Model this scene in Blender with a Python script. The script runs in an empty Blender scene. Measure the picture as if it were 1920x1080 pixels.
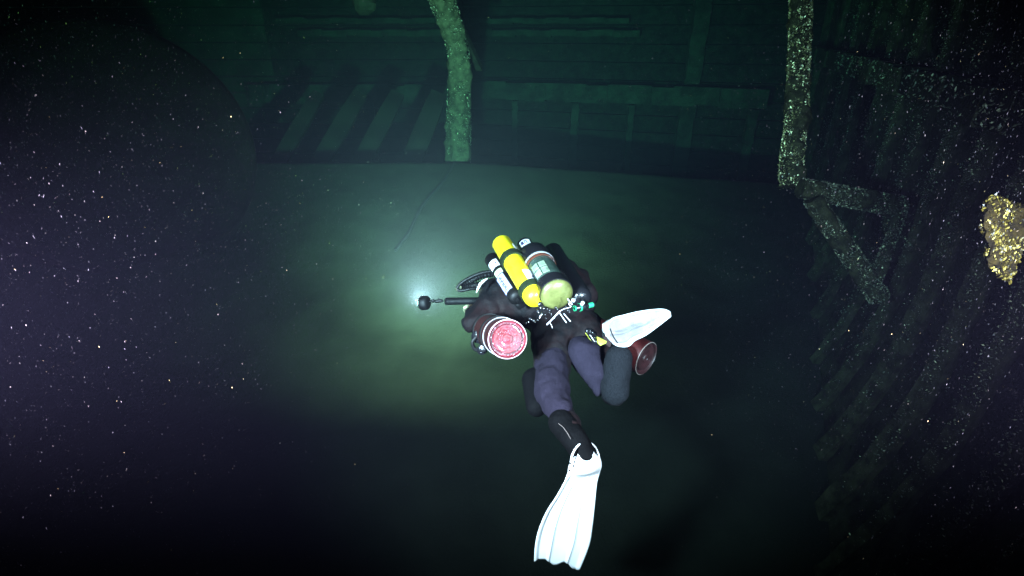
import bpy, bmesh, math, random
import numpy as np
from mathutils import Vector, Matrix, noise
random.seed(7)
np.random.seed(7)
sc = bpy.context.scene
C = sc.collection
R = math.radians

# ------------------------------------------------------------------ camera
PITCH = R(27.0)
CAMH = 2.3
cam_d = bpy.data.cameras.new('camera')
cam = bpy.data.objects.new('camera', cam_d)
C.objects.link(cam)
cam.location = (0, 0, CAMH)
cam.rotation_euler = (math.pi/2 - PITCH, 0, 0)
cam_d.sensor_width = 36.0
cam_d.lens = 18.0
cam_d.clip_start = 0.05
cam_d.clip_end = 200
sc.camera = cam
FWD = Vector((0, math.cos(PITCH), -math.sin(PITCH)))
UP = Vector((0, math.sin(PITCH), math.cos(PITCH)))
RT = Vector((1, 0, 0))
CP = Vector((0, 0, CAMH))

def V(x, y, z):            # right, down, forward of the photographer's eye, metres
    return CP + RT*x - UP*y + FWD*z
def W(px, py, d):          # a place d metres ahead, read off the photograph
    return V((px-960)/960*d, (py-540)/960*d, d)
def G(px, py, z=0.0):      # the same ray met with a level plane
    r = RT*((px-960)/960) - UP*((py-540)/960) + FWD
    return CP + r*((z-CAMH)/r.z)
def onY(px, py, y):
    r = RT*((px-960)/960) - UP*((py-540)/960) + FWD
    return CP + r*(y/r.y)

CRY = 6.4
def crest(x):              # height of the silt bank's brow, which falls away to the right
    d = CRY*math.cos(PITCH) + 1.6*math.sin(PITCH)
    px = 960 + 960*x/d
    py = 304.5 if px < 880 else 304.5 + (px-880)*0.068
    return onY(px, py, CRY).z
def TZ(x, y):              # height of the silt at (x, y): low at our feet, banked up before the bulkhead
    c = crest(x); lo = -0.42
    if y <= CRY:
        t = max(0.0, (y-1.6)/(CRY-1.6)); return lo + (c-lo)*(0.25*t*t+0.75*t)
    return max(c - 0.8*(y-CRY), -0.1)
def GT(px, py, lift=0.0):
    r = RT*((px-960)/960) - UP*((py-540)/960) + FWD
    k = 1.0
    while k < 12:
        p = CP + r*k
        if p.z < TZ(p.x, p.y)+lift: return p
        k += 0.01
    return CP + r*k

# ------------------------------------------------------------------ world: night-dark water
w = bpy.data.worlds.new('World'); sc.world = w; w.use_nodes = True
bg = w.node_tree.nodes['Background']
bg.inputs[0].default_value = (0.10, 0.55, 0.45, 1)
bg.inputs[1].default_value = 0.004
sc.view_settings.view_transform = 'Standard'
sc.view_settings.look = 'None'
sc.view_settings.exposure = 0.0
sc.view_settings.gamma = 1.0
sc.cycles.volume_bounces = 1
sc.cycles.max_bounces = 6
sc.cycles.sample_clamp_indirect = 2.0

# ------------------------------------------------------------------ lamps
def spot(name, loc, aim, power, col, ang, blend, radius):
    l = bpy.data.lights.new(name, 'SPOT'); l.energy = power; l.color = col
    l.spot_size = R(ang); l.spot_blend = blend; l.shadow_soft_size = radius
    o = bpy.data.objects.new(name, l); C.objects.link(o); o.location = loc
    o.rotation_euler = (aim - loc).to_track_quat('-Z', 'Y').to_euler()
    return o
# the photographer's two lights, out to either side of the lens
STROBE_COL = (1.0, 0.74, 0.96)
spot('photo_light', V(-1.05, 0.06, 0.42), V(0.00, -0.06, 3.0), 2650, STROBE_COL, 80, 1.0, 0.16)
spot('photo_light', V(1.12, 0.14, 0.45), V(0.86, -0.28, 3.0), 1250, STROBE_COL, 88, 1.0, 0.14)
# the diver's video light, shining away from us
HEAD = W(802, 568, 2.94); HEADDIR = (RT*-0.93 + FWD*0.36).normalized()
LAMP = HEAD + HEADDIR*0.062 + FWD*0.02
LAMPC = (0.98, 1.0, 0.70)
spot('video_light_flood', LAMP, LAMP + Vector((0.02, 1.0, 0.00)), 2500, LAMPC, 178, 1.0, 0.05)
spot('video_light_beam', LAMP, onY(900, 335, 5.9), 9000, LAMPC, 100, 1.0, 0.04)

# ------------------------------------------------------------------ materials
def mat(name, col, rough=0.6, metal=0.0, col2=None, scale=8.0, bump=0.0, bscale=40.0, coat=0.0, island=None, spec=0.5, lo=0.4, hi=0.62, emit=None, es=0):
    m = bpy.data.materials.new(name); m.use_nodes = True
    nt = m.node_tree; N = nt.nodes; L = nt.links
    b = N['Principled BSDF']
    b.inputs['Roughness'].default_value = rough
    b.inputs['Metallic'].default_value = metal
    b.inputs['Specular IOR Level'].default_value = spec
    if coat: b.inputs['Coat Weight'].default_value = coat
    b.inputs['Base Color'].default_value = (*col, 1)
    tc = N.new('ShaderNodeTexCoord')
    if col2 is not None:
        n = N.new('ShaderNodeTexNoise'); n.inputs['Scale'].default_value = scale
        n.inputs['Detail'].default_value = 6; n.inputs['Roughness'].default_value = 0.65
        L.new(tc.outputs['Object'], n.inputs['Vector'])
        r = N.new('ShaderNodeValToRGB')
        r.color_ramp.elements[0].position = lo; r.color_ramp.elements[0].color = (*col, 1)
        r.color_ramp.elements[1].position = hi; r.color_ramp.elements[1].color = (*col2, 1)
        L.new(n.outputs['Fac'], r.inputs['Fac']); L.new(r.outputs['Color'], b.inputs['Base Color'])
    if island is not None:
        g = N.new('ShaderNodeNewGeometry'); r = N.new('ShaderNodeValToRGB')
        els = r.color_ramp.elements
        els[0].position = 0; els[0].color = (*island[0][1], 1)
        els[1].position = 1; els[1].color = (*island[-1][1], 1)
        for p, c in island[1:-1]:
            e = els.new(p); e.color = (*c, 1)
        L.new(g.outputs['Random Per Island'], r.inputs['Fac']); L.new(r.outputs['Color'], b.inputs['Base Color'])
    if bump:
        n2 = N.new('ShaderNodeTexNoise'); n2.inputs['Scale'].default_value = bscale
        n2.inputs['Detail'].default_value = 5
        L.new(tc.outputs['Object'], n2.inputs['Vector'])
        bp = N.new('ShaderNodeBump'); bp.inputs['Strength'].default_value = bump
        bp.inputs['Distance'].default_value = 0.01
        L.new(n2.outputs['Fac'], bp.inputs['Height']); L.new(bp.outputs['Normal'], b.inputs['Normal'])
    if emit:
        b.inputs['Emission Color'].default_value = (*emit, 1); b.inputs['Emission Strength'].default_value = es
    return m

M = {}
M['silt'] = mat('silt', (0.0034, 0.0038, 0.0029), 0.95, col2=(0.0044, 0.0049, 0.0037), scale=3.0, bump=0.6, bscale=60, spec=0.02)
M['timber'] = mat('timber', (0.0010, 0.0011, 0.0009), 0.9, col2=(0.0032, 0.0032, 0.0025), scale=9, bump=0.9, bscale=30, spec=0.02)
M['timber_lit'] = mat('timber_lit', (0.0036, 0.0038, 0.0029), 0.9, col2=(0.0070, 0.0072, 0.0054), scale=3, bump=0.5, bscale=20, spec=0.02)  # plank timber with lamplight painted in, for the left of the bulkhead
M['timber_slant'] = mat('timber_slant', (0.0010, 0.0011, 0.0009), 0.9, col2=(0.0032, 0.0032, 0.0024), scale=2.2, spec=0.02)
M['hull_plank'] = mat('hull_plank', (0.0024, 0.0023, 0.0014), 0.9, col2=(0.0095, 0.0088, 0.0050), scale=7, bump=0.7, bscale=30, spec=0.02)
M['rib'] = mat('rib_timber', (0.0040, 0.0038, 0.0021), 0.9, col2=(0.0140, 0.0128, 0.0070), scale=12, bump=0.8, bscale=30, spec=0.02)
M['post'] = mat('post_timber', (0.0050, 0.0052, 0.0036), 0.9, col2=(0.012, 0.012, 0.008), scale=14, bump=1.0, bscale=45, spec=0.02)
M['timber_pale'] = mat('timber_pale', (0.0028, 0.0030, 0.0024), 0.9, col2=(0.0070, 0.0072, 0.0056), scale=5, bump=0.8, bscale=25, spec=0.02)
M['crust'] = mat('crust', (0.004, 0.004, 0.0024), 0.9, col2=(0.011, 0.0105, 0.0055), scale=22, bump=1.0, bscale=50, spec=0.02)
M['crust_gold'] = mat('crust_gold', (0.010, 0.006, 0.002), 0.9, col2=(0.042, 0.027, 0.006), scale=30, bump=1.0, bscale=70, spec=0.2)
M['rust'] = mat('boiler_iron', (0.0008, 0.0008, 0.0008), 0.95, col2=(0.0016, 0.0016, 0.0014), scale=6, bump=0.7, bscale=30, spec=0.02)
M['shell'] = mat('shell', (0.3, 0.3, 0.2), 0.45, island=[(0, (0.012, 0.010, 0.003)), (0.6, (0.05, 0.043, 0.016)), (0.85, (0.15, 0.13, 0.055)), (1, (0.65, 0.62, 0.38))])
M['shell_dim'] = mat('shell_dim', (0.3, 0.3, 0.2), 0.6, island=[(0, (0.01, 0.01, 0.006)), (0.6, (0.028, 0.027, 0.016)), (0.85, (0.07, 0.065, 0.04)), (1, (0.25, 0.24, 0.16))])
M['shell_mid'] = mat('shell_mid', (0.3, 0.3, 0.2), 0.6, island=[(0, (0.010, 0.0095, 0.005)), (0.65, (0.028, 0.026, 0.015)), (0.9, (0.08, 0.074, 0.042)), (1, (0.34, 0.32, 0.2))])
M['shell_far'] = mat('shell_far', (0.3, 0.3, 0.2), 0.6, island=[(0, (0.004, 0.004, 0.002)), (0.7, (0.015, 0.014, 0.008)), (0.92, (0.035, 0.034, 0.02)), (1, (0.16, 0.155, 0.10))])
M['shell_gold'] = mat('shell_gold', (0.5, 0.4, 0.1), 0.4, island=[(0, (0.008, 0.005, 0.001)), (0.5, (0.05, 0.034, 0.006)), (0.85, (0.22, 0.16, 0.025)), (1, (0.8, 0.62, 0.16))])
M['snow'] = mat('snow', (0.6, 0.6, 0.5), 0.8, island=[(0, (0.015, 0.014, 0.018)), (0.7, (0.055, 0.048, 0.062)), (0.97, (0.12, 0.10, 0.09)), (1, (0.75, 0.55, 0.22))])
M['suit'] = mat('suit', (0.003, 0.0028, 0.004), 0.75, col2=(0.011, 0.0025, 0.003), scale=4.5, bump=0.5, bscale=35, spec=0.25)
M['legfab'] = mat('legfab', (0.0105, 0.0080, 0.015), 0.95, col2=(0.024, 0.0185, 0.032), scale=240, bump=0.8, bscale=260, spec=0.1, lo=0.35, hi=0.7)
M['boot'] = mat('boot_rubber', (0.0018, 0.0018, 0.0022), 0.8, bump=0.4, bscale=50, spec=0.08)
M['legfab_shaded'] = mat('legfab_shaded', (0.0055, 0.0060, 0.0078), 0.95, col2=(0.011, 0.012, 0.015), scale=200, bump=0.8, bscale=240, spec=0.1)  # leg fabric with the raised fin's shade painted into its colour
M['black'] = mat('black_rubber', (0.0035, 0.0035, 0.004), 0.55, bump=0.3, bscale=60, spec=0.35)
M['blackgloss'] = mat('black_gloss', (0.008, 0.008, 0.010), 0.22, spec=0.6, bump=0.25, bscale=90)
M['webbing'] = mat('webbing', (0.007, 0.013, 0.005), 0.8, col2=(0.013, 0.024, 0.008), scale=60, spec=0.2)
M['yellow'] = mat('yellow_paint', (0.80, 0.66, 0.010), 0.35, col2=(0.88, 0.76, 0.02), scale=14, spec=0.5)
M['yellow_dim'] = mat('yellow_tag', (0.42, 0.45, 0.04), 0.6)
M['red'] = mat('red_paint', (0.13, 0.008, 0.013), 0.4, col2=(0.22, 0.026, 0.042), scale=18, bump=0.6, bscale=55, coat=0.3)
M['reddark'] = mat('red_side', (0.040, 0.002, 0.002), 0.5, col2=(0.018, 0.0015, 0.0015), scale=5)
M['groove'] = mat('groove_red', (0.05, 0.005, 0.009), 0.5, col2=(0.30, 0.07, 0.10), scale=45, lo=0.5, hi=0.72)
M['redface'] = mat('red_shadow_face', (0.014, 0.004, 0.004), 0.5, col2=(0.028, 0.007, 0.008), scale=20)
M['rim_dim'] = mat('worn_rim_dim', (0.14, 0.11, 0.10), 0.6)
M['rim'] = mat('worn_rim', (0.55, 0.38, 0.43), 0.5, col2=(0.30, 0.09, 0.13), scale=30, lo=0.58, hi=0.72)
M['white'] = mat('white_rubber', (0.93, 0.93, 0.91), 0.5, col2=(0.88, 0.88, 0.87), scale=10)
M['grey_white'] = mat('white_rubber_dim', (0.80, 0.83, 0.83), 0.55, col2=(0.66, 0.70, 0.70), scale=12, bump=0.2, bscale=30)  # white rubber greyed to paint the weaker light on the raised fin
M['recess'] = mat('shaded_recess', (0.27, 0.26, 0.26), 0.6, col2=(0.36, 0.35, 0.35), scale=14)  # hollow of the raised fin, its shade painted in as grey
M['label'] = mat('white_label', (0.70, 0.70, 0.72), 0.5)
M['label_blue'] = mat('blue_label', (0.42, 0.42, 0.72), 0.5)
M['label_green'] = mat('pale_green_label', (0.55, 0.72, 0.42), 0.5)
M['ink'] = mat('ink', (0.02, 0.02, 0.07), 0.6)
M['olive'] = mat('olive_dome', (0.07, 0.075, 0.020), 0.35, col2=(0.14, 0.145, 0.045), scale=9, bump=0.5, bscale=18, coat=0.3)
M['canister'] = mat('clear_canister', (0.020, 0.035, 0.028), 0.15, col2=(0.05, 0.085, 0.07), scale=9, coat=0.8)
M['scrubber'] = mat('scrubber_core', (0.12, 0.17, 0.12), 0.35, col2=(0.34, 0.42, 0.30), scale=16, coat=0.5)
M['brown'] = mat('brown_ring', (0.12, 0.035, 0.02), 0.45)
M['chrome'] = mat('chrome', (0.8, 0.8, 0.85), 0.18, metal=1.0)
M['steel'] = mat('steel', (0.75, 0.74, 0.78), 0.35, metal=0.6)
M['green'] = mat('green_knob', (0.012, 0.26, 0.11), 0.5)
M['lens'] = mat('lens', (0.9, 1, 0.9), 0.2, emit=(0.8, 1, 0.86), es=30)
M['skin'] = mat('face_skin', (0.35, 0.2, 0.15), 0.6)
M['glass'] = mat('mask_glass', (0.02, 0.02, 0.02), 0.08)

# ------------------------------------------------------------------ mesh helpers
ORI = {}
def frame(d):
    d = d.normalized()
    u = d.cross(Vector((0, 0, 1)))
    if u.length < 1e-3: u = d.cross(Vector((0, 1, 0)))
    u.normalize(); v = d.cross(u).normalized()
    return d, u, v

class MB:
    def __init__(s): s.v = []; s.f = []
    def add(s, vs, fs):
        k = len(s.v); s.v += [Vector(a) for a in vs]; s.f += [tuple(i+k for i in f) for f in fs]; return s
    def lathe(s, p0, p1, prof, seg=40, cap=True):
        """prof: (t along p0->p1 in metres, radius)"""
        d, u, v = frame(p1-p0); vs = []; fs = []
        for (h, r) in prof:
            for k in range(seg):
                a = 2*math.pi*k/seg
                vs.append(p0 + d*h + (u*math.cos(a)+v*math.sin(a))*max(r, 1e-4))
        n = len(prof)
        for i in range(n-1):
            for k in range(seg):
                fs.append((i*seg+k, i*seg+(k+1) % seg, (i+1)*seg+(k+1) % seg, (i+1)*seg+k))
        if cap:
            fs.append(tuple(reversed(range(seg)))); fs.append(tuple(range((n-1)*seg, n*seg)))
        return s.add(vs, fs)
    def tube(s, pts, rad, seg=12):
        if not isinstance(rad, (list, tuple)): rad = [rad]*len(pts)
        vs = []; fs = []; pu = None
        for i, p in enumerate(pts):
            t = (pts[min(i+1, len(pts)-1)] - pts[max(i-1, 0)]).normalized()
            if pu is None: _, u, v = frame(t)
            else:
                u = (pu - t*pu.dot(t)).normalized(); v = t.cross(u)
            pu = u
            for k in range(seg):
                a = 2*math.pi*k/seg
                vs.append(p + (u*math.cos(a)+v*math.sin(a))*rad[i])
        for i in range(len(pts)-1):
            for k in range(seg):
                fs.append((i*seg+k, i*seg+(k+1) % seg, (i+1)*seg+(k+1) % seg, (i+1)*seg+k))
        fs.append(tuple(reversed(range(seg)))); fs.append(tuple(range((len(pts)-1)*seg, len(pts)*seg)))
        return s.add(vs, fs)
    def ball(s, c, r, nu=14, nv=9, sx=(1, 1, 1)):
        vs = []; fs = []
        for j in range(1, nv):
            th = math.pi*j/nv
            for k in range(nu):
                a = 2*math.pi*k/nu
                vs.append(c + Vector((math.sin(th)*math.cos(a)*sx[0], math.sin(th)*math.sin(a)*sx[1], math.cos(th)*sx[2]))*r)
        for j in range(nv-2):
            for k in range(nu):
                fs.append((j*nu+k, (j+1)*nu+k, (j+1)*nu+(k+1) % nu, j*nu+(k+1) % nu))
        vs.append(c+Vector((0, 0, r*sx[2]))); vs.append(c-Vector((0, 0, r*sx[2]))); t = len(vs)-2; b = t+1
        for k in range(nu):
            fs.append((t, k, (k+1) % nu)); fs.append((b, (nv-2)*nu+(k+1) % nu, (nv-2)*nu+k))
        return s.add(vs, fs)
    def cap(s, a, b, ra, rb, seg=16):     # tapered limb between two joints
        L = (b-a).length; prof = []
        for k in range(7):
            th = math.pi/2*(1-k/6); prof.append((-ra*math.sin(th), ra*math.cos(th)))
        for k in range(7):
            th = math.pi/2*k/6; prof.append((L+rb*math.sin(th), rb*math.cos(th)))
        return s.lathe(a, b, prof, seg)
    def box(s, a, b, w, h, up=None):      # beam from a to b, w across, h along 'up'
        d = (b-a).normalized()
        if up is None: up = Vector((0, 0, 1))
        x = d.cross(up)
        if x.length < 1e-3: x = d.cross(Vector((0, 1, 0)))
        x.normalize(); y = x.cross(d).normalized()
        vs = [p + x*sx*w/2 + y*sy*h/2 for p in (a, b) for sx, sy in ((-1, -1), (1, -1), (1, 1), (-1, 1))]
        return s.add(vs, [(3, 2, 1, 0), (4, 5, 6, 7), (0, 1, 5, 4), (1, 2, 6, 5), (2, 3, 7, 6), (3, 0, 4, 7)])
    def patch(s, p0, p1, r, a0, a1, t0, t1, seg=10, th=0.0015):
        """curved sticker on a cylinder; angle 0 faces the photographer"""
        d = (p1-p0).normalized(); mid = (p0+p1)/2
        u = (CP-mid); u = (u - d*u.dot(d)).normalized(); v = d.cross(u); vs = []; fs = []
        for rr in (r+0.0006, r+th):
            for t in (t0, t1):
                for k in range(seg+1):
                    a = R(a0+(a1-a0)*k/seg)
                    vs.append(p0 + d*t + (u*math.cos(a)+v*math.sin(a))*rr)
        n = seg+1
        for k in range(seg):
            fs.append((2*n+k, 2*n+k+1, 3*n+k+1, 3*n+k)); fs.append((k, n+k, n+k+1, k+1))
            fs.append((k, k+1, 2*n+k+1, 2*n+k)); fs.append((n+k, 3*n+k, 3*n+k+1, n+k+1))
        fs.append((0, 2*n, 3*n, n)); fs.append((n-1, 2*n-1, 4*n-1, 3*n-1))
        return s.add(vs, fs)
    def build(s, name, m, parent=None, smooth=True, sharp=35, loc=None):
        o0 = ORI.get(parent.name, Vector((0, 0, 0))) if parent else (loc if loc is not None else Vector((0, 0, 0)))
        me = bpy.data.meshes.new(name)
        me.from_pydata([tuple(a-o0) for a in s.v], [], s.f)
        me.materials.append(m); me.update()
        if smooth:
            me.shade_smooth()
            try: me.set_sharp_from_angle(angle=R(sharp))
            except Exception: pass
        o = bpy.data.objects.new(name, me); C.objects.link(o)
        if parent: o.parent = parent
        else: o.location = o0
        ORI[o.name] = o0
        return o

def tag(o, label=None, cat=None, group=None, kind=None):
    if label: o['label'] = label
    if cat: o['category'] = cat
    if group: o['group'] = group
    if kind: o['kind'] = kind
    return o
def thing(name, loc, label, cat, group=None):
    o = bpy.data.objects.new(name, None); C.objects.link(o); o.location = loc
    o.empty_display_size = 0.1
    ORI[o.name] = Vector(loc)
    return tag(o, label, cat, group)
def catmull(pts, n=8):
    out = []
    P = [pts[0]] + list(pts) + [pts[-1]]
    for i in range(1, len(P)-2):
        a, b, c, d = P[i-1], P[i], P[i+1], P[i+2]
        for k in range(n):
            t = k/n
            out.append(0.5*((2*b) + (c-a)*t + (2*a-5*b+4*c-d)*t*t + (3*b-a-3*c+d)*t**3))
    out.append(pts[-1]); return out
OCT = [(1,0,0),(-1,0,0),(0,1,0),(0,-1,0),(0,0,1),(0,0,-1)]
OCF = [(0,2,4),(2,1,4),(1,3,4),(3,0,4),(2,0,5),(1,2,5),(3,1,5),(0,3,5)]
def fleck(mb, p, s, el=1.8, dirv=None):
    d = dirv if dirv is not None else Vector((random.gauss(0,1), random.gauss(0,1), random.gauss(0,1)))
    d, u, v = frame(d)
    vs = [p + (d*a[0]*el + u*a[1] + v*a[2]*0.7)*s for a in OCT]
    mb.add(vs, OCF)
def shells_on(pts_n, n, smin, smax, name, m, parent, el=1.7, lift=0.3):
    mb = MB()
    for i in range(n):
        p, nn = pts_n()
        s = smin + (smax-smin)*random.random()**2.5
        fleck(mb, p + nn*s*lift, s, el)
    o = mb.build(name, m, parent, smooth=False)
    o['kind'] = 'stuff'
    return o
def rough_tube(name, pts, rads, m, parent, amp=0.02, freq=9, seg=36):
    mb = MB(); mb.tube(pts, rads, seg)
    ctr = [p for p in pts for _ in range(seg)]
    for i in range(len(pts)*seg):
        p = mb.v[i]; d = p - ctr[i]; k = noise.fractal(p*freq, 1.0, 2.0, 3)
        k2 = noise.noise(p*freq*0.4+Vector((5, 3, 1)))
        mb.v[i] = p + d.normalized()*amp*(k+0.6*k2)
    return mb.build(name, m, parent)
def tube_sampler(pts, rads):
    segs = [(pts[i], pts[i+1], rads[i], rads[i+1]) for i in range(len(pts)-1)]
    wts = [(b-a).length for a, b, _, _ in segs]
    def f():
        a, b, ra, rb = random.choices(segs, wts)[0]
        t = random.random(); d, u, v = frame(b-a); an = random.random()*2*math.pi
        n = u*math.cos(an)+v*math.sin(an)
        return a.lerp(b, t)+n*(ra+(rb-ra)*t), n
    return f

# ------------------------------------------------------------------ silt floor
def floor():
    nx, ny = 260, 260; x0, x1, y0, y1 = -9.0, 6.2, -1.5, 11.5
    mb = MB(); vs = []; fs = []
    for j in range(ny+1):
        for i in range(nx+1):
            x = x0+(x1-x0)*i/nx; y = y0+(y1-y0)*j/ny
            q = Vector((x, y, 0))
            z = TZ(x, y) + (0.030*noise.fractal(q*0.9, 1, 2, 4))*min(1, abs(y-CRY)/1.5+0.25) + 0.008*noise.noise(q*5) + 0.005*noise.noise(q*14)
            vs.append(Vector((x, y, z)))
    for j in range(ny):
        for i in range(nx):
            a = j*(nx+1)+i; fs.append((a, a+1, a+nx+2, a+nx+1))
    mb.add(vs, fs)
    o = mb.build('seabed', M['silt'], None, sharp=180); o['kind'] = 'structure'
floor()

# ------------------------------------------------------------------ far bulkhead
BL = G(300, 304); BM = G(880, 305); BR = G(1500, 347)
BR2 = BM + (BR-BM)*1.1
def on_wall(px, py, off=0.0):      # on the far wall plane, off metres in front
    a, b = (BL, BM) if px < 880 else (BM, BR)
    t = (b-a).normalized(); n = Vector((t.y, -t.x, 0)); 
    r = RT*((px-960)/960) - UP*((py-540)/960) + FWD
    k = ((a+n*off)-CP).dot(n)/r.dot(n)
    return CP+r*k
bk = thing('bulkhead', BM, 'dim wooden bulkhead closing the far end of the hold behind the post', 'bulkhead')
far_l = BL + (BL-BM).normalized()*4
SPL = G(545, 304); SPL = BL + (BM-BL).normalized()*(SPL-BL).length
for a, b, pm in ((far_l, SPL, 'timber_lit'), (SPL, BM, 'timber'), (BM, BR2, 'timber')):
    mb = MB()
    d = (b-a).normalized(); n = Vector((d.y, -d.x, 0)); L = (b-a).length
    z = -0.1
    k = 0
    while z < 3.3:          # horizontal planks with open seams
        h = 0.27; jog = 0.012*math.sin(k*2.3)
        mb.box(a + Vector((0, 0, z+h/2)) - n*(0.08+jog), b + Vector((0, 0, z+h/2)) - n*(0.08+jog), 0.10, h-0.015)
        z += h; k += 1
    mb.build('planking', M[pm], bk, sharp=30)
def wall_beam(name, x0, x1, py0, py1, off, m, th=0.14):
    mb = MB()
    xs = [x for x in (x0, x1)]
    parts = [(x0, x1)] if (x1 <= 880 or x0 >= 880) else [(x0, 879), (881, x1)]
    for a, b in parts:
        p = on_wall(a+0.01, (py0+py1)/2, off); q = on_wall(b-0.01, (py0+py1)/2, off)
        hz = abs(on_wall((a+b)/2, py0, off).z - on_wall((a+b)/2, py1, off).z)
        zc = (p.z+q.z)/2; p.z = zc; q.z = zc
        nseg = 14
        for i in range(nseg):
            pa = p.lerp(q, i/nseg); pb = p.lerp(q, (i+1)/nseg)
            j = 0.01*math.sin(i*1.9)
            mb.box(pa+Vector((0, j, j)), pb+Vector((0, j, j)), th, hz*(1+0.05*math.sin(i*2.7)))
    return mb.build(name, m, bk, sharp=30)
wall_beam('stringer', 470, 1440, 158, 192, 0.16, M['timber_pale'], 0.22)
wall_beam('stringer', 560, 1200, 56, 68, 0.10, M['timber_pale'], 0.12)
wall_beam('stringer', 520, 1180, 34, 44, 0.10, M['timber_pale'], 0.12)
for px, w_ in ((965, .10), (1072, .13), (1172, .10), (1272, .24), (710, .10), (1390, .14)):
    a = on_wall(px, 320, 0.03); a.z = -0.05; b = Vector((a.x, a.y, 1.15 if px != 1272 else 3.2))
    mb = MB()
    n = 16
    for i in range(n):
        p = a.lerp(b, i/n); q = a.lerp(b, (i+1)/n); j = 0.008*math.sin(i*2.1+px)
        mb.box(p+Vector((j, 0, 0)), q+Vector((j, 0, 0)), w_, 0.10, up=Vector((0, 1, 0)))
    mb.build('frame_post', M['timber_pale'], bk, sharp=30)
# slanting braces low on the left of the bulkhead
LT = ((512, 590, .20, 'faint slanting timber nearest the dark boiler, below the long stringer'),
      (590, 668, .24, 'broad slanting timber second from the dark boiler, rising behind the silt bank'),
      (668, 738, .24, 'broad slanting timber rising behind the silt bank, next but one to the crusted post'),
      (764, 815, .28, 'pale slanting timber closest to the crusted post, rising behind the silt bank'))
for xa, xb, wd, lab in LT:
    a = onY(xa, 322, 7.0); b = onY(xb+8, 176, 7.9); mbt = MB(); n = 40
    for i in range(n):
        p = a.lerp(b, i/n); q = a.lerp(b, (i+1)/n); tw = math.sin(math.pi*(0.18+0.72*(i+.5)/n))
        mbt.box(p, q, wd*(0.72+0.28*tw), 0.09, up=Vector((0, -1, 0.1)))
    tag(mbt.build('slanting_timber', M['timber_slant'], None, sharp=30, loc=a), lab, 'timber', 'slanting timbers behind the silt bank')

# ------------------------------------------------------------------ deck overhead
dk = thing('deck', (0, 6, 3.3), 'dark plank deck overhead spanning the hold on heavy beams', 'deck')
mb = MB()
for i in range(34):
    x = -7.4 + i*0.31
    mb.box(Vector((x, 2.2, 3.36)), Vector((x, 10.0, 3.36)), 0.29, 0.07)
mb.build('planking', M['timber'], dk, sharp=30)
for y in (2.8, 4.2, 5.6, 7.0, 8.4):
    MB().box(Vector((-7.4, y, 3.2)), Vector((2.2+.37*(y-3), y, 3.2)), 0.2, 0.22).build('deck_beam', M['timber'], dk, sharp=30)

# ------------------------------------------------------------------ far leaning post
def post_far():
    ys = [6.62, 6.58, 6.42, 6.1, 5.9, 5.7, 5.55]
    px = [(857, 335), (860, 240), (860, 190), (862, 120), (850, 60), (832, 8), (812, -45)]
    pts = [onY(a[0], a[1], y) for a, y in zip(px, ys)]
    pts[0].z -= 0.15
    rad = [.160, .155, .135, .118, .112, .125, .135]
    t = thing('post', pts[0], 'tall green crusted post leaning left from floor to deck before the bulkhead', 'post')
    P = catmull(pts, 12); Rr = [rad[min(i//12, 5)]*(1-(i % 12)/12) + rad[min(i//12+1, 6)]*((i % 12)/12) for i in range(len(P))]
    rough_tube('trunk', P, Rr, M['post'], t, 0.035, 9)
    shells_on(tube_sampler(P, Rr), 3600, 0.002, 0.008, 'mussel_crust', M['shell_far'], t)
    a = onY(866, 60, 5.9); b = onY(899, 128, 6.5)
    MB().box(a, b, 0.07, 0.07).build('strut', M['timber'], t)
post_far()
# rope lying on the silt from the post's foot
pts = [GT(x, y, 0.02) for x, y in ((852, 306), (838, 330), (822, 352), (800, 376), (782, 404), (768, 436), (742, 470))]
tag(MB().tube(catmull(pts, 8), 0.016, 8).build('rope', M['boot'], None), 'dark rope trailing over the silt from the foot of the leaning post', 'rope')

# ------------------------------------------------------------------ right side of the hull
def HX(z, y=3.0):   # inner face of the hull planking, opening out away from us
    t = max(0, 0.9-z)/1.4
    return 2.55 + 0.37*(y-3.0) - 0.42*t**2 - 0.04*max(0, z-1.8)
hull = thing('hull_side', (2.5, 4, 0), 'curving speckled ship side with ribs rising at the right of the hold', 'hull')
mb = MB(); vs = []; fs = []
ny, nz = 60, 60
for j in range(ny+1):
    y = 0.9 + (9.6-0.9)*j/ny
    for k in range(nz+1):
        z = -0.6 + 3.93*k/nz
        q = Vector((0, y, z)); x = HX(z, y) + 0.012*noise.fractal(q*6, 1, 2, 3)
        if abs((z*3.7) % 1.0) < 0.09: x += 0.02
        vs.append(Vector((x, y, z)))
for j in range(ny):
    for k in range(nz):
        a = j*(nz+1)+k; fs.append((a, a+nz+1, a+nz+2, a+1))
mb.add(vs, fs)
mb.build('planking', M['hull_plank'], hull, sharp=60)
RIBY = [1.15, 1.45, 1.8, 2.15, 2.55, 2.95, 3.42, 3.95, 4.5, 5.15, 5.9, 6.8, 7.8]
def rib(y, w_, d_):
    mb = MB(); vs = []; fs = []; n = 60
    for i in range(n+1):
        z = -0.6+3.9*i/n
        nx = HX(z, y); g = (HX(z+.02)-HX(z-.02))/.04
        nrm = Vector((-1, 0, g)).normalized()
        base = Vector((nx, 0, z))
        for (o, dd) in ((-w_/2, 0.0), (-w_/2, d_), (w_/2, d_), (w_/2, 0.0)):
            q = Vector((o, y*3, z)); e = 0.007*noise.fractal(q*7+Vector((dd*9, 0, 0)), 1, 2, 3)
            vs.append(base + nrm*(dd+e) + Vector((0, y+o+e, 0)))
    for i in range(n):
        for k in range(4):
            fs.append((i*4+k, i*4+(k+1) % 4, (i+1)*4+(k+1) % 4, (i+1)*4+k))
    mb.add(vs, fs); mb.build('rib', M['rib'], hull, sharp=40)
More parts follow.
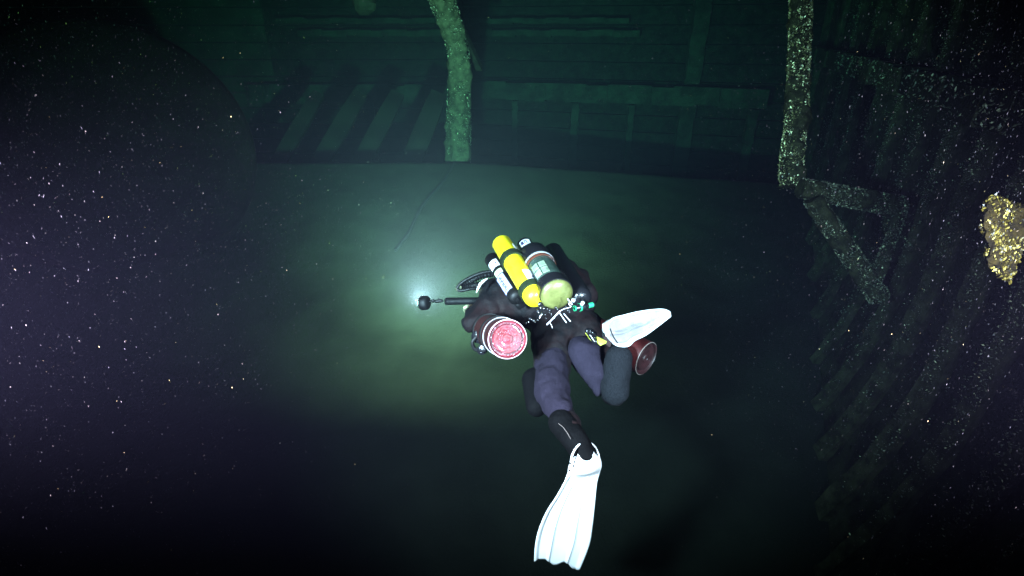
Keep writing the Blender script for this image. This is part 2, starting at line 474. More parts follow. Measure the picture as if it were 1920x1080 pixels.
for i, y in enumerate(RIBY): rib(y, 0.09+0.03*math.sin(i*5), 0.065)
def hull_pt():
    while True:
        y = 1.2 + 5.5*random.random()**1.3; z = -0.3+random.random()*3.2
        if random.random() > 0.12+0.7*z: continue
        near = min(abs(y-r) for r in RIBY)
        on = near < 0.075
        if not on and random.random() < 0.55: continue
        # patchy growth
        if noise.noise(Vector((y*1.5, z*1.5, 3))) < -0.25 and random.random() < 0.7: continue
        x = HX(z, y) - (0.08 if on else 0.0)
        return Vector((x, y, z)), Vector((-1, 0, 0))
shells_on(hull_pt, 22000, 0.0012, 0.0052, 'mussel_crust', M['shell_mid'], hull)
# shelf beam along the side
mb = MB(); n = 26
for i in range(n):
    ya = 1.2+6.5*i/n; yb = 1.2+6.5*(i+1)/n; z = 1.98
    j = 0.012*math.sin(i*2.3)
    mb.box(Vector((HX(z, ya)-0.15+j, ya, z+j)), Vector((HX(z, yb)-0.15+j, yb, z+j)), 0.10, 0.17)
mb.build('shelf_beam', M['crust'], hull, sharp=30)
mb = MB()
for i in range(700):
    y = 1.4+4.5*random.random(); fleck(mb, Vector((HX(1.98, y)-0.21, y, 1.90+0.17*random.random())), 0.003+0.006*random.random()**2)
o = mb.build('beam_growth', M['shell_dim'], hull, smooth=False); o['kind'] = 'stuff'

# ------------------------------------------------------------------ broken hanging post with its knee
def post_near():
    d = 3.25
    px = [(1504, -120), (1503, -40), (1500, 60), (1497, 140), (1494, 215), (1486, 280), (1482, 325), (1481, 350)]
    pts = [W(a, b, d) for a, b in px]
    rad = [.066, .064, .062, .062, .064, .068, .066, .050]
    t = thing('post', pts[-1], 'broken post hanging from the deck, thick with pale mussels, ragged lower end', 'post')
    P = catmull(pts, 12); Rr = [rad[min(i//12, 6)]*(1-(i % 12)/12) + rad[min(i//12+1, 7)]*((i % 12)/12) for i in range(len(P))]
    rough_tube('trunk', P, Rr, M['crust'], t, 0.030, 14)
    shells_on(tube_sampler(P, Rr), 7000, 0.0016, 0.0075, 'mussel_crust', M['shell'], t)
    # knee bracket on the ship's side
    k = thing('knee_bracket', W(1640, 372, 3.35), 'crusted timber knee forming a triangle beside the broken post', 'bracket')
    def member(name, a, b, r0, r1, n):
        P = [a.lerp(b, i/24) for i in range(25)]; Rr = [r0+(r1-r0)*i/24 for i in range(25)]
        rough_tube(name, P, Rr, M['crust'], k, 0.022, 13, 20)
        shells_on(tube_sampler(P, Rr), n, 0.0018, 0.0065, 'mussel_crust', M['shell_mid'], k)
    member('arm', W(1500, 352, 3.16), W(1690, 388, 3.18), .058, .064, 2200)
    member('brace', W(1522, 372, 3.14), W(1650, 560, 3.22), .052, .060, 2200)
    member('strut', W(1692, 392, 3.16), W(1636, 540, 3.20), .030, .036, 900)
post_near()

# ------------------------------------------------------------------ golden clump on the right edge
def clump():
    d = 1.75
    out = [(1848, 372), (1862, 366), (1880, 372), (1893, 380), (1912, 384), (1960, 380), (2010, 400), (2000, 450), (1935, 460), (1915, 470), (1908, 490),
           (1900, 515), (1892, 530), (1880, 524), (1868, 508), (1852, 498), (1848, 480), (1851, 458), (1840, 435), (1838, 405)]
    c = W(1878, 440, d)
    t = thing('timber_stub', c, 'broken timber stub covered in golden mussels at the right edge', 'timber stub')
    vs = []; fs = []; rings = [(0.55, -0.035), (0.85, -0.028), (1.0, 0.0), (1.0, 0.07), (0.9, 0.12)]
    ns = 6; O = []
    for i in range(len(out)):
        a = out[i]; b = out[(i+1) % len(out)]
        for k in range(ns): O.append((a[0]+(b[0]-a[0])*k/ns, a[1]+(b[1]-a[1])*k/ns))
    for (s, dz) in rings:
        for (x, y) in O:
            cx, cy = 1885, 440
            q = W(cx+(x-cx)*s, cy+(y-cy)*s, d+dz)
            vs.append(q + Vector([0.010*noise.fractal(q*45+Vector((k*7, 0, 0)), 1, 2, 3) for k in range(3)]))
    n = len(O)
    for i in range(len(rings)-1):
        for k in range(n): fs.append((i*n+k, i*n+(k+1) % n, (i+1)*n+(k+1) % n, (i+1)*n+k))
    vs.append(W(1885, 440, d-0.045)); 
    for k in range(n): fs.append((len(vs)-1, (k+1) % n, k))
    fs.append(tuple(range((len(rings)-1)*n, len(rings)*n)))
    MB().add(vs, fs).build('timber', M['crust_gold'], t)
    mb = MB()
    for i in range(2200):
        s = math.sqrt(random.random())*1.02; x, y = random.choice(O)
        if x > 1960: continue
        dz = -0.040+0.035*s**3
        q = W(1885+(x-1885)*s, 440+(y-440)*s, d+dz)
        fleck(mb, q+FWD*random.uniform(-.006, .004), 0.0014+0.0045*random.random()**3, 1.8, Vector((random.gauss(0, .5), random.gauss(0, .4), 1)))
    o = mb.build('mussel_crust', M['shell_gold'], t, smooth=False); o['kind'] = 'stuff'
clump()
# small growth hanging in at the top edge
t0 = onY(681, -10, 6.6)
t = thing('hanging_growth', t0, 'small green clump of growth hanging from the deck at the top edge', 'growth')
P = [t0 + Vector((0, 0, 0.75-0.9*i/14)) for i in range(15)]
Rr = [0.03+0.10*math.exp(-((i-13)/2.4)**2) for i in range(15)]
P.append(P[-1]+Vector((0, 0, -0.05))); Rr.append(0.05)
rough_tube('stalk', P, Rr, M['timber_pale'], t, 0.03, 9, 18)

# ------------------------------------------------------------------ boiler on the left
def boiler():
    r = 1.15; c = W(226, 300, 4.6)
    ax = Vector((-0.72, 1, 0)).normalized()
    t = thing('boiler', Vector((c.x, c.y, c.z-r)), 'huge dark round boiler lying on the silt at the left', 'boiler')
    prof = [(-0.09, 0.02), (-0.085, 0.4), (-0.065, 0.8), (-0.03, 1.0), (0.02, 1.09), (0.08, r-.015), (0.16, r), (0.60, r), (0.605, r+.008), (0.75, r+.008), (0.755, r), (1.5, r), (1.9, r-.06), (2.0, r-.3), (2.02, .4)]
    MB().lathe(c, c+ax, prof, 96).build('shell', M['rust'], t, sharp=30)
boiler()

# ------------------------------------------------------------------ the diver
diver = thing('person', W(1060, 640, 2.75), 'diver in dark drysuit swimming away with legs bent and white fins', 'person')
def remesh(o, vox, it=6):
    m = o.modifiers.new('fuse', 'REMESH'); m.mode = 'VOXEL'; m.voxel_size = vox; m.use_smooth_shade = True
    s = o.modifiers.new('soften', 'SMOOTH'); s.factor = 0.5; s.iterations = it
    return o
def folds(o, st, sz):
    tx = bpy.data.textures.new('folds', 'CLOUDS'); tx.noise_scale = sz; tx.noise_depth = 3
    m = o.modifiers.new('folds', 'DISPLACE'); m.texture = tx; m.strength = st; m.texture_coords = 'LOCAL'; m.mid_level = 0.5
j = dict(
    head=W(985, 492, 3.34), chin=W(975, 512, 3.40), neck=W(990, 520, 3.20), shl=W(928, 552, 3.05), shr=W(1078, 530, 3.12),
    chest=W(1000, 552, 3.02), waist=W(1035, 592, 2.86), hl=W(1036, 632, 2.74), hr=W(1096, 620, 2.76),
    ell=W(884, 606, 2.90), wrl=W(890, 578, 3.10), elr=W(1104, 560, 3.30), wrr=W(1040, 560, 3.45),
    knl=W(1034, 735, 2.42), anl=W(1070, 812, 2.08), tol=W(1100, 862, 2.00),
    knr=W(1150, 735, 2.52), anr=W(1163, 655, 2.58), tor=W(1200, 620, 2.66))
mb = MB()
mb.ball(j['head'], .115, 20, 14, (0.9, 1.05, 1.12)); mb.cap(j['head'], j['chin'], .08, .06)
mb.cap(j['chin'], j['neck'], .06, .065); mb.cap(j['neck'], j['chest'], .075, .14)
mb.cap(j['shl'], j['shr'], .09, .09); mb.cap(j['shl'], j['waist'], .10, .13); mb.cap(j['shr'], j['waist'], .10, .13)
mb.cap(j['chest'], j['waist'], .16, .145); mb.cap(j['waist'], j['hl'], .14, .12); mb.cap(j['waist'], j['hr'], .14, .12)
mb.cap(j['hl'], j['hr'], .12, .12)
mb.cap(j['shl'], j['ell'], .075, .058); mb.cap(j['ell'], j['wrl'], .056, .040)
mb.cap(W(925, 570, 3.0), W(905, 602, 2.93), .10, .085)
mb.cap(j['shr'], j['elr'], .075, .058); mb.cap(j['elr'], j['wrr'], .056, .040)
mb.cap(j['hl'], j['knl'], .115, .078); mb.cap(j['knl'], j['anl'], .072, .048); mb.cap(j['anl'], j['tol'], .050, .042)
mb.cap(j['hr'], j['knr'], .110, .068); mb.cap(j['knr'], j['anr'], .066, .048); mb.cap(j['anr'], j['tor'], .048, .040)
body = mb.build('body', M['suit'], diver); remesh(body, 0.012, 8); folds(body, 0.030, 0.09)
body['label'] = 'black and dark red drysuit body'
# purple-grey fabric of the lower suit
mb = MB()
mb.cap(W(1034, 672, 2.60), W(1034, 732, 2.36), .086, .083); mb.cap(W(1034, 732, 2.36), W(1049, 772, 2.20), .083, .060)
o = mb.build('trouser_leg', M['legfab'], diver); remesh(o, 0.010, 4); folds(o, 0.030, 0.075)
mb = MB()
mb.cap(W(1095, 662, 2.58), W(1112, 698, 2.50), .090, .062); mb.cap(W(1112, 698, 2.50), W(1120, 734, 2.48), .056, .026)
o = mb.build('trouser_leg', M['legfab'], diver); remesh(o, 0.010, 4); folds(o, 0.030, 0.075)
mb = MB()
mb.cap(W(1160, 672, 2.46), W(1152, 732, 2.46), .066, .070)
o = mb.build('shaded_knee', M['legfab_shaded'], diver); remesh(o, 0.010, 4); folds(o, 0.014, 0.07)  # same trouser fabric, darkened in colour as if under the fin
mb = MB()
mb.cap(W(1000, 712, 2.50), W(1006, 762, 2.38), .058, .050); mb.cap(W(1000, 712, 2.50), W(1022, 700, 2.52), .058, .05)
o = mb.build('thigh_pocket', M['boot'], diver); remesh(o, 0.010, 4)
mb = MB()
mb.cap(W(1052, 792, 2.14), W(1078, 824, 2.05), .056, .054); mb.cap(W(1078, 824, 2.05), W(1100, 858, 2.00), .054, .046)
o = mb.build('boot', M['boot'], diver); remesh(o, 0.009, 4); folds(o, 0.01, 0.05)
mb = MB(); mb.cap(W(1158, 668, 2.56), W(1162, 655, 2.58), .052, .05).cap(W(1162, 655, 2.58), W(1200, 620, 2.66), .050, .042)
o = mb.build('boot', M['boot'], diver); remesh(o, 0.009, 4)
MB().tube([W(1047, 794, 2.06), W(1056, 801, 2.04), W(1064, 812, 2.01), W(1070, 823, 1.985)], [.001, .0013, .0016, .001], 6).build('boot_lace', M['rim_dim'], diver)
# gloved hand: palm, four fingers and a thumb closed on the grip
def hand(wr, d, side, n):
    d = d.normalized(); s = side.normalized(); nrm = n.normalized()
    mb = MB()
    for k in range(4):
        b0 = wr + s*(k-1.5)*0.020 ; kn = b0 + d*0.085
        mb.cap(b0, kn, .020, .014)
        L = (0.040, 0.046, 0.043, 0.034)[k]
        m1 = kn + d*L*0.6 + nrm*L*0.8; m2 = m1 - d*L*0.35 + nrm*L*0.55; m3 = m2 - d*L*0.5
        mb.cap(kn, m1, .0125, .011); mb.cap(m1, m2, .011, .010); mb.cap(m2, m3, .010, .009)
    t0 = wr + s*(-0.028) + d*0.03; t1 = t0 - s*0.028 + d*0.025 + nrm*0.02; t2 = t1 + d*0.02 + nrm*0.035
    mb.cap(t0, t1, .017, .013); mb.cap(t1, t2, .013, .010)
    o = mb.build('glove', M['black'], diver); remesh(o, 0.005, 2)
hand(j['wrl'], W(888, 566, 3.2)-j['wrl'], Vector((1, 0, 0)), Vector((0, 0, -1)))
hand(j['wrr'], Vector((-1, 0.6, 0)), Vector((0, 0, 1)), Vector((0, -1, -0.2)))
# hood, mask and face (turned away from us)
fd = Vector((-0.15, 1, -0.15)).normalized(); hc = j['head']
MB().lathe(hc+fd*0.085, hc+fd*0.2, [(0, .075), (.03, .078), (.035, .06)], 24).build('mask', M['blackgloss'], diver)
MB().lathe(hc+fd*0.118, hc+fd*0.2, [(0, .06), (.004, .06)], 24).build('mask_glass', M['glass'], diver)
MB().ball(hc+fd*0.06+Vector((0, 0, -0.075)), .045, 14, 9, (1, .9, .8)).build('chin', M['skin'], diver)
# white piping on the left shoulder
a, b, c = W(914, 522, 2.82), W(901, 532, 2.82), W(893, 549, 2.82)
MB().tube(catmull([a, b, c], 8), [.001+.0065*math.sin(math.pi*(0.04+i/17)) for i in range(17)], 8).build('shoulder_piping', M['white'], diver)

# ---- fins
def fin(name, A, B, dA, dB, endA, hfun, m, label, mrec=None):
    """A, B: matching edge points down both sides"""
    nt = 48; nu = 40
    def samp(E, t):
        x = t*(len(E)-1); i = min(int(x), len(E)-2); f = x-i
        g = [Vector((p[0], p[1], 0)) for p in E]
        p0 = g[max(i-1, 0)]; p1 = g[i]; p2 = g[i+1]; p3 = g[min(i+2, len(g)-1)]
        return 0.5*((2*p1)+(p2-p0)*f+(2*p0-5*p1+4*p2-p3)*f*f+(3*p1-p0-3*p2+p3)*f**3)
    mid = W((A[0][0]+B[-1][0])/2, (A[0][1]+B[-1][1])/2, (dA+dB)/2)
    ax = W((A[-1][0]+B[-1][0])/2, (A[-1][1]+B[-1][1])/2, dB) - W((A[0][0]+B[0][0])/2, (A[0][1]+B[0][1])/2, dA)
    xs = W(B[4][0], B[4][1], (dA+dB)/2) - W(A[4][0], A[4][1], (dA+dB)/2)
    nrm = ax.cross(xs).normalized()
    if nrm.dot(CP-mid) < 0: nrm = -nrm
    vs = []; fs = []
    for i in range(nt+1):
        t = i/nt; a = samp(A, t); b = samp(B, t); d = dA+(dB-dA)*t
        for k in range(nu+1):
            u = -1+2*k/nu; p = a.lerp(b, (u+1)/2)
            ex = endA(u)*max(0, (t-0.8)/0.2)
            q = W(p.x, p.y, d) + ax.normalized()*ex + nrm*hfun(u, t)
            vs.append(q)
    for i in range(nt):
        for k in range(nu):
            a = i*(nu+1)+k; fs.append((a, a+1, a+nu+2, a+nu+1))
    o = MB().add(vs, fs).build(name, m, diver, sharp=50)
    if mrec:
        o.data.materials.append(mrec)
        for i in range(nt):
            for k in range(nu):
                if abs(-1+2*(k+.5)/nu) < 0.78 and 0.10 < (i+.5)/nt < 0.93: o.data.polygons[i*nu+k].material_index = 1
    s = o.modifiers.new('thickness', 'SOLIDIFY'); s.thickness = 0.007; s.offset = 0
    o['label'] = label
    return o, nrm
sm = lambda x: x*x*(3-2*x) if 0 < x < 1 else (0 if x <= 0 else 1)
LA = [(1084, 850), (1068, 869), (1063, 888), (1045, 923), (1024, 956), (1010, 988), (1003, 1018), (1001, 1049)]
LB = [(1112, 847), (1125, 861), (1123, 880), (1118, 903), (1114, 944), (1110, 982), (1104, 1018), (1086, 1065)]
def hl(u, t):
    pocket = 0.055*math.sqrt(max(0, 1-u*u))*(1-sm((t-0.16)/0.22))
    rail = 0.010*sm((abs(u)-0.82)/0.12)*sm(t/0.3)
    rib_ = 0.006*max(0, 1-abs(abs(u)-0.4)/0.08)*sm((t-0.3)/0.1)
    return pocket+rail+rib_
finl, fn = fin('fin', LA, LB, 1.98, 2.14, lambda u: 0.004*math.cos(u*9)-0.006+0.010*math.cos(u*6.5+0.9), hl, M['white'], 'bright white fin pointing down nearest the camera')
stp = catmull([W(1070, 876, 1.955), W(1071, 862, 1.95), W(1076, 846, 1.96), W(1087, 833, 1.99), W(1101, 829, 2.03), W(1114, 836, 2.03), W(1122, 852, 1.99), W(1124, 866, 1.96)], 6)
MB().tube(stp, 0.0038, 8).build('heel_strap', M['white'], finl)
for (x, y) in ((1069, 869), (1068, 882)):
    MB().ball(W(x, y, 1.93), .004, 8, 6).build('strap_stud', M['black'], finl)
RA = [(1139, 613), (1142, 603), (1151, 595), (1170, 590), (1195, 584), (1222, 580), (1244, 579), (1256, 584)]
RB = [(1141, 624), (1146, 638), (1157, 649), (1177, 650), (1190, 639), (1210, 629), (1232, 613), (1258, 593)]
def hr_(u, t):
    edge = sm((abs(u)-0.70)/0.22)
    e2 = max(edge, 1-sm(t/0.10), sm((t-0.90)/0.08))
    ridge = 0.020*max(0, 1-abs(u-0.12)/0.10)*sm((t-0.30)/0.05)*(1-sm((t-0.72)/0.06))
    ledge = 0.010*sm((u-0.25)/0.1)
    return -0.030*(1-e2)+ridge+ledge*(1-e2)
finr, _ = fin('fin', RA, RB, 2.20, 2.58, lambda u: 0.0, hr_, M['grey_white'], 'white fin held up behind the knee with hollow underside', M['recess'])
# slot and foot opening of the raised fin
MB().tube(catmull([W(1144, 616, 2.195), W(1148, 627, 2.20), W(1153, 636, 2.205), W(1158, 643, 2.21)], 6), [.003]*19, 6).build('foot_opening', M['black'], finr)

# ------------------------------------------------------------------ rebreather
rb = thing('rebreather', W(1010, 530, 2.62), 'black rebreather with yellow cylinder and olive canister on the diver\'s back', 'rebreather')
def cyl_prof(L, r, dome=0.6, neck=.014):
    p = [(-neck*1.6, neck*.95), (-.002, neck)]
    n = 9
    for k in range(n+1):
        a = math.pi/2*k/n; p.append((r*dome*(1-math.cos(a)), neck+(r-neck)*math.sin(a)))
    p += [(L-r*.35, r)]
    for k in range(1, 8):
        a = math.pi/2*k/8; p.append((L-r*.35+r*.35*math.sin(a), r*math.cos(a)*.9+r*.1*(1-k/8)))
    return p
# yellow cylinder
y0, y1 = W(1008, 565, 2.42), W(939, 454, 2.86); Ly = (y1-y0).length; ry = .0535
ycyl = MB().lathe(y0, y1, cyl_prof(Ly, ry, .75), 48).build('yellow_cylinder', M['yellow'], rb)
def band(p0, p1, t, r, wd, m, name, par, off=.006):
    d = (p1-p0).normalized()
    a = p0+d*(t-wd/2)
    return MB().lathe(a, a+d, [(0, r), (0, r+off), (wd, r+off), (wd, r)], 48, cap=False).build(name, m, par)
band(y0, y1, 0.085, ry, .040, M['webbing'], 'strap', rb, .009)
band(y0, y1, 0.375, ry, .044, M['webbing'], 'strap', rb, .009)
MB().patch(y0, y1, ry, 18, 78, .115, .200).build('cylinder_label', M['label'], ycyl)
MB().patch(y0, y1, ry+.002, 40, 52, .122, .128).patch(y0, y1, ry+.002, 50, 60, .130, .145).patch(y0, y1, ry+.002, 58, 66, .140, .146).build('label_print', M['ink'], ycyl)
MB().patch(y0, y1, ry, 62, 84, .40, .47).build('cylinder_label', M['label'], ycyl)
# central canister
c0, c1 = W(1050, 563, 2.36), W(1000, 478, 2.76); Lc = (c1-c0).length; rc = .078
MB().lathe(c0, c1, [(.026, .004), (.027, .025), (.030, .045), (.035, .062), (.041, .072), (.050, .0785), (.06, .078)], 48).build('canister_dome', M['olive'], rb)
MB().lathe(c0, c1, [(.058, rc), (.058, rc+.005), (.125, rc+.005), (.125, rc)], 48).build('canister_collar', M['blackgloss'], rb)
can = MB().lathe(c0, c1, [(.124, rc-.004), (.30, rc-.004), (Lc, rc-.004)], 48).build('canister', M['canister'], rb)
for (a0, a1, t0, t1) in ((-34, -6, .150, .205), (-2, 24, .150, .205), (-34, -6, .213, .265), (-2, 24, .213, .262)):
    MB().patch(c0, c1, rc-.003, a0, a1, t0, t1).build('scrubber_window', M['scrubber'], can)
band(c0, c1, .325, rc, .022, M['brown'], 'seal_ring', rb, .002)
band(c0, c1, .350, rc, .012, M['steel'], 'clamp_ring', rb, .003)
MB().lathe(c0, c1, [(.36, rc), (.40, rc+.004), (.47, rc), (.51, rc-.02), (.52, .02)], 48).build('canister_head', M['blackgloss'], rb)
# upper black bottle with white label
u0, u1 = W(1003, 492, 2.74), W(982, 455, 2.90); ru = .043
ub = MB().lathe(u0, u1, cyl_prof((u1-u0).length, ru, .5), 40).build('black_bottle', M['blackgloss'], rb)
Lu = (u1-u0).length
MB().patch(u0, u1, ru, -42, 50, Lu-.085, Lu-.035).build('bottle_label', M['label'], ub)
MB().patch(u0, u1, ru+.002, -22, -2, Lu-.076, Lu-.044).patch(u0, u1, ru+.002, 4, 9, Lu-.076, Lu-.044).patch(u0, u1, ru+.002, 18, 23, Lu-.076, Lu-.044).patch(u0, u1, ru+.002, 9, 18, Lu-.050, Lu-.044).build('label_print', M['ink'], ub)
# right cylinder and counterlung
r0_, r1_ = W(1092, 566, 2.46), W(1034, 470, 2.95)
MB().lathe(r0_, r1_, cyl_prof((r1_-r0_).length, .058, .7), 40).build('oxygen_cylinder', M['blackgloss'], rb)
mb = MB(); mb.cap(W(1060, 500, 2.92), W(1100, 552, 2.72), .055, .06); mb.cap(W(1040, 490, 2.95), W(1095, 570, 2.78), .06, .065)
o = mb.build('counterlung', M['suit'], rb); remesh(o, .01, 5); folds(o, .02, .05)
# left bottle under the yellow one
l0, l1 = W(972, 562, 2.60), W(921, 484, 2.94); rl = .044
lb = MB().lathe(l0, l1, cyl_prof((l1-l0).length, rl, .7), 40).build('side_bottle', M['black'], rb)
Ll = (l1-l0).length
MB().patch(l0, l1, rl, -52, 28, Ll-.155, Ll-.085).build('bottle_label', M['label'], lb)
MB().patch(l0, l1, rl+.002, 2, 12, Ll-.130, Ll-.120).build('label_print', M['ink'], lb)
MB().patch(l0, l1, rl, -48, 20, Ll-.225, Ll-.185).build('bottle_label', M['label_green'], lb)
stk = MB().patch(l0, l1, rl, -62, 10, .055, .205).build('bottle_label', M['label_blue'], lb)
mb = MB()
for k in range(9):
    t = .068+.014*k
    mb.patch(l0, l1, rl+.002, -46+6*(k % 3), -18+8*(k % 2), t, t+.005, 4)
    if k % 2: mb.patch(l0, l1, rl+.002, -28, -22, t, t+.016, 2)
mb.build('label_print', M['ink'], lb)
# back plate case tying the bottles together
mb = MB(); mb.box(W(1000, 560, 2.66), W(965, 500, 2.93), .20, .05, up=(CP-W(990, 520, 2.8)))
o = mb.build('back_plate', M['black'], rb)
bv = o.modifiers.new('round', 'BEVEL'); bv.width = .015; bv.segments = 3
# straps across
MB().tube([W(945, 487, 2.70), W(985, 478, 2.74), W(1030, 476, 2.80)], .012, 8).build('strap', M['webbing'], rb)
# valves, manifold and pipes
mb = MB()
for (x, y, d, r) in ((1012, 570, 2.40, .012), (1020, 578, 2.40, .010), (1008, 583, 2.42, .009), (1001, 601, 2.44, .009), (1031, 582, 2.38, .008), (1034, 592, 2.38, .006), (1042, 577, 2.36, .007), (994, 598, 2.46, .010), (986, 606, 2.46, .007), (1013, 592, 2.42, .008), (1024, 597, 2.40, .006), (1066, 582, 2.36, .009), (1062, 575, 2.36, .007), (1040, 597, 2.37, .006)):
    MB().ball(W(x, y, d), r, 12, 8).build('valve_knob', M['blackgloss'], rb)
MB().cap(W(1012, 596, 2.40), W(1016, 588, 2.40), .0045, .004).build('fitting', M['chrome'], rb)
for (x, y, r) in ((1014, 577, .0035), (1019, 579, .004), (1008, 600, .004), (1026, 580, .003), (1030, 586, .0026), (1064, 581, .004), (1068, 585, .003), (1022, 590, .0028), (1034, 588, .0028), (991, 604, .0035), (997, 599, .003), (1003, 604, .003), (1036, 596, .003), (1045, 580, .003), (1010, 586, .003)):
    MB().ball(W(x, y, 2.36), r, 10, 7).build('fitting', M['chrome'], rb)
for pts, r in (([(1025, 609), (1038, 596), (1050, 583)], .0034), ([(1048, 585), (1055, 595), (1062, 605)], .0022), ([(1057, 588), (1063, 595), (1070, 603)], .0022),
               ([(1050, 583), (1058, 579), (1070, 576)], .0016), ([(1064, 560), (1069, 566), (1073, 571)], .0030), ([(1066, 568), (1068, 572), (1071, 575)], .0026), ([(1031, 605), (1034, 610), (1036, 615)], .0012)):
    MB().tube([W(x, y, 2.33) for x, y in pts], r, 8).build('pipe', M['steel'], rb)
a = W(1075, 563, 2.38); MB().ball(a, .011, 14, 10).build('pressure_plug', M['steel'], rb)
a, b = W(1078, 578, 2.37), W(1122, 569, 2.42)
MB().lathe(a, b, [(0, .012), (.012, .016), (.02, .018), (.05, .018), (.055, .012), (.075, .010), (.105, .010)], 24).build('valve_body', M['blackgloss'], rb)
for t, r, wd in ((.022, .0185, .009), (-.004, .0125, .006)):
    d = (b-a).normalized(); q = a+d*t
    MB().lathe(q, q+d, [(0, r-.004), (0, r+.001), (wd, r+.001), (wd, r-.004)], 24, cap=False).build('green_ring', M['green'], rb)
d = (b-a).normalized(); q = a+d*.072
MB().lathe(q, q+d, [(0, .011), (.002, .0125), (.024, .0125), (.027, .010)], 20).build('green_knob', M['green'], rb)
MB().lathe(W(1090, 572, 2.36), W(1094, 566, 2.36), [(0, .008), (.016, .009), (.02, .005)], 16).build('fitting', M['steel'], rb)
# breathing hose loops by the left shoulder
h1 = [(924, 508, 2.98), (902, 512, 2.98), (880, 521, 2.98), (863, 532, 2.98), (857, 541, 2.98), (864, 545, 2.98), (880, 542, 2.98), (900, 540, 3.0)]
h2 = [(924, 514, 3.0), (904, 517, 3.0), (886, 525, 3.0), (872, 533, 3.0), (868, 537, 3.0), (880, 537, 3.0), (895, 534, 3.0), (910, 532, 3.0)]
MB().tube(catmull([W(*p) for p in h1], 8), .0095, 12).build('breathing_hose', M['black'], rb)
mb = MB(); P = catmull([W(*p) for p in h2], 14)
mb.tube(P, [.017+.003*math.sin(i*1.6) for i in range(len(P))], 14); mb.build('breathing_hose', M['black'], rb)

# ------------------------------------------------------------------ stage bottles
def stage(base, axis, label, L, r, prof_red, rimm, name='stage_bottle', facem=None, group='red stage bottles slung at the diver\'s sides'):
    axis = axis.normalized()
    t = thing(name, base, label, 'scuba tank', group)
    p = [(.034, r-.012), (.003, r), (.05, r)]
    p += [(L-.09, r)]
    for k in range(1, 9):
        a = math.pi/2*k/8; p.append((L-.09+.09*math.sin(a), .018+(r-.018)*math.cos(a)))
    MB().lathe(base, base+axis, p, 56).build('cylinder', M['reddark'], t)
    # dished bottom with a centre boss
    q = [(.0, r-.003), (.016, r-.008), (.020, r-.016), (.020, r-.020), (.004, r-.024), (.003, r*.60), (.008, r*.45), (.009, r*.28), (.003, r*.25), (.001, r*.12), (.004, r*.10), (.004, .002)]
    MB().lathe(base, base+axis, q, 56, cap=False).build('bottom', facem or M['red'], t)
    MB().lathe(base+axis*.0, base+axis, [(.0175, r-.0065), (.0195, r-.021)], 56, cap=False).build('base_groove', M['groove'] if facem is None else facem, t)
    d, u, v = frame(axis)
    P = [base + d*.004 + (u*math.cos(a)+v*math.sin(a))*(r-.001) for a in [2*math.pi*k/72 for k in range(73)]]
    MB().tube(P, rimm, 8).build('boot_rim', M['rim'] if facem is None else M['rim_dim'], t)
    P = [base + d*.135 + (u*math.cos(a)+v*math.sin(a))*(r+.002) for a in [2*math.pi*k/72 for k in range(73)]]
    MB().tube(P, .0022, 6).build('boot_band', M['steel'], t)
    n0 = base+axis*L
    MB().lathe(n0, n0+axis, [(-.01, .018), (.02, .016), (.025, .026), (.06, .026), (.065, .012)], 20).build('valve', M['blackgloss'], t)
    for tt in (.22, .46):
        a = base+axis*tt
        MB().lathe(a, a+axis, [(0, r), (0, r+.004), (.035, r+.004), (.035, r)], 48, cap=False).build('strap', M['black'], t)
    return t
b = V(-.019, .230, 2.30)
s1 = stage(b, FWD*.975 + RT*(-.215) + UP*.0, 'red stage bottle on the diver\'s left side, round base facing us with white rim', .58, .0885, None, .0027)
# glints of worn paint round the base
mb = MB(); d, u, v = frame(FWD*.975+RT*(-.215))
for i in range(90):
    a = random.random()*6.283; rr = .066+.012*random.random() if random.random() < .7 else .05*random.random()
    mb_p = b - d*.0005 + d*.006 + (u*math.cos(a)+v*math.sin(a))*rr
    fleck(mb, mb_p, .0008+.0016*random.random()**2, 1.5, (u*-math.sin(a)+v*math.cos(a)))
o = mb.build('worn_paint', M['rim'], s1); o['kind'] = 'stuff'
# regulator hanging by the left bottle
rg = thing('regulator', W(900, 640, 2.62), 'black regulator hanging beside the left stage bottle', 'regulator')
MB().lathe(W(898, 630, 2.66), W(890, 634, 2.60), [(0, .026), (.01, .034), (.03, .032), (.036, .02)], 24).build('second_stage', M['blackgloss'], rg)
MB().lathe(W(906, 654, 2.60), W(898, 660, 2.54), [(0, .020), (.01, .026), (.03, .024), (.034, .01)], 24).build('gauge', M['blackgloss'], rg)
MB().tube(catmull([W(893, 632, 2.62), W(886, 642, 2.62), W(890, 654, 2.6), W(902, 658, 2.58)], 6), .010, 10).build('hose', M['black'], rg)
for x, y, d, r in ((894, 628, 2.60, .0045), (897, 635, 2.595, .003), (902, 661, 2.535, .004)): MB().ball(W(x, y, d), r, 8, 6).build('fitting', M['chrome'], rg)

b2 = W(1213, 673, 2.55)
ax2 = (W(1033, 583, 2.98)-b2)
s2 = stage(b2, ax2, 'dark red stage bottle on the diver\'s right side, half hidden behind the raised fin', .56, .0885, None, .0020, facem=M['redface'])
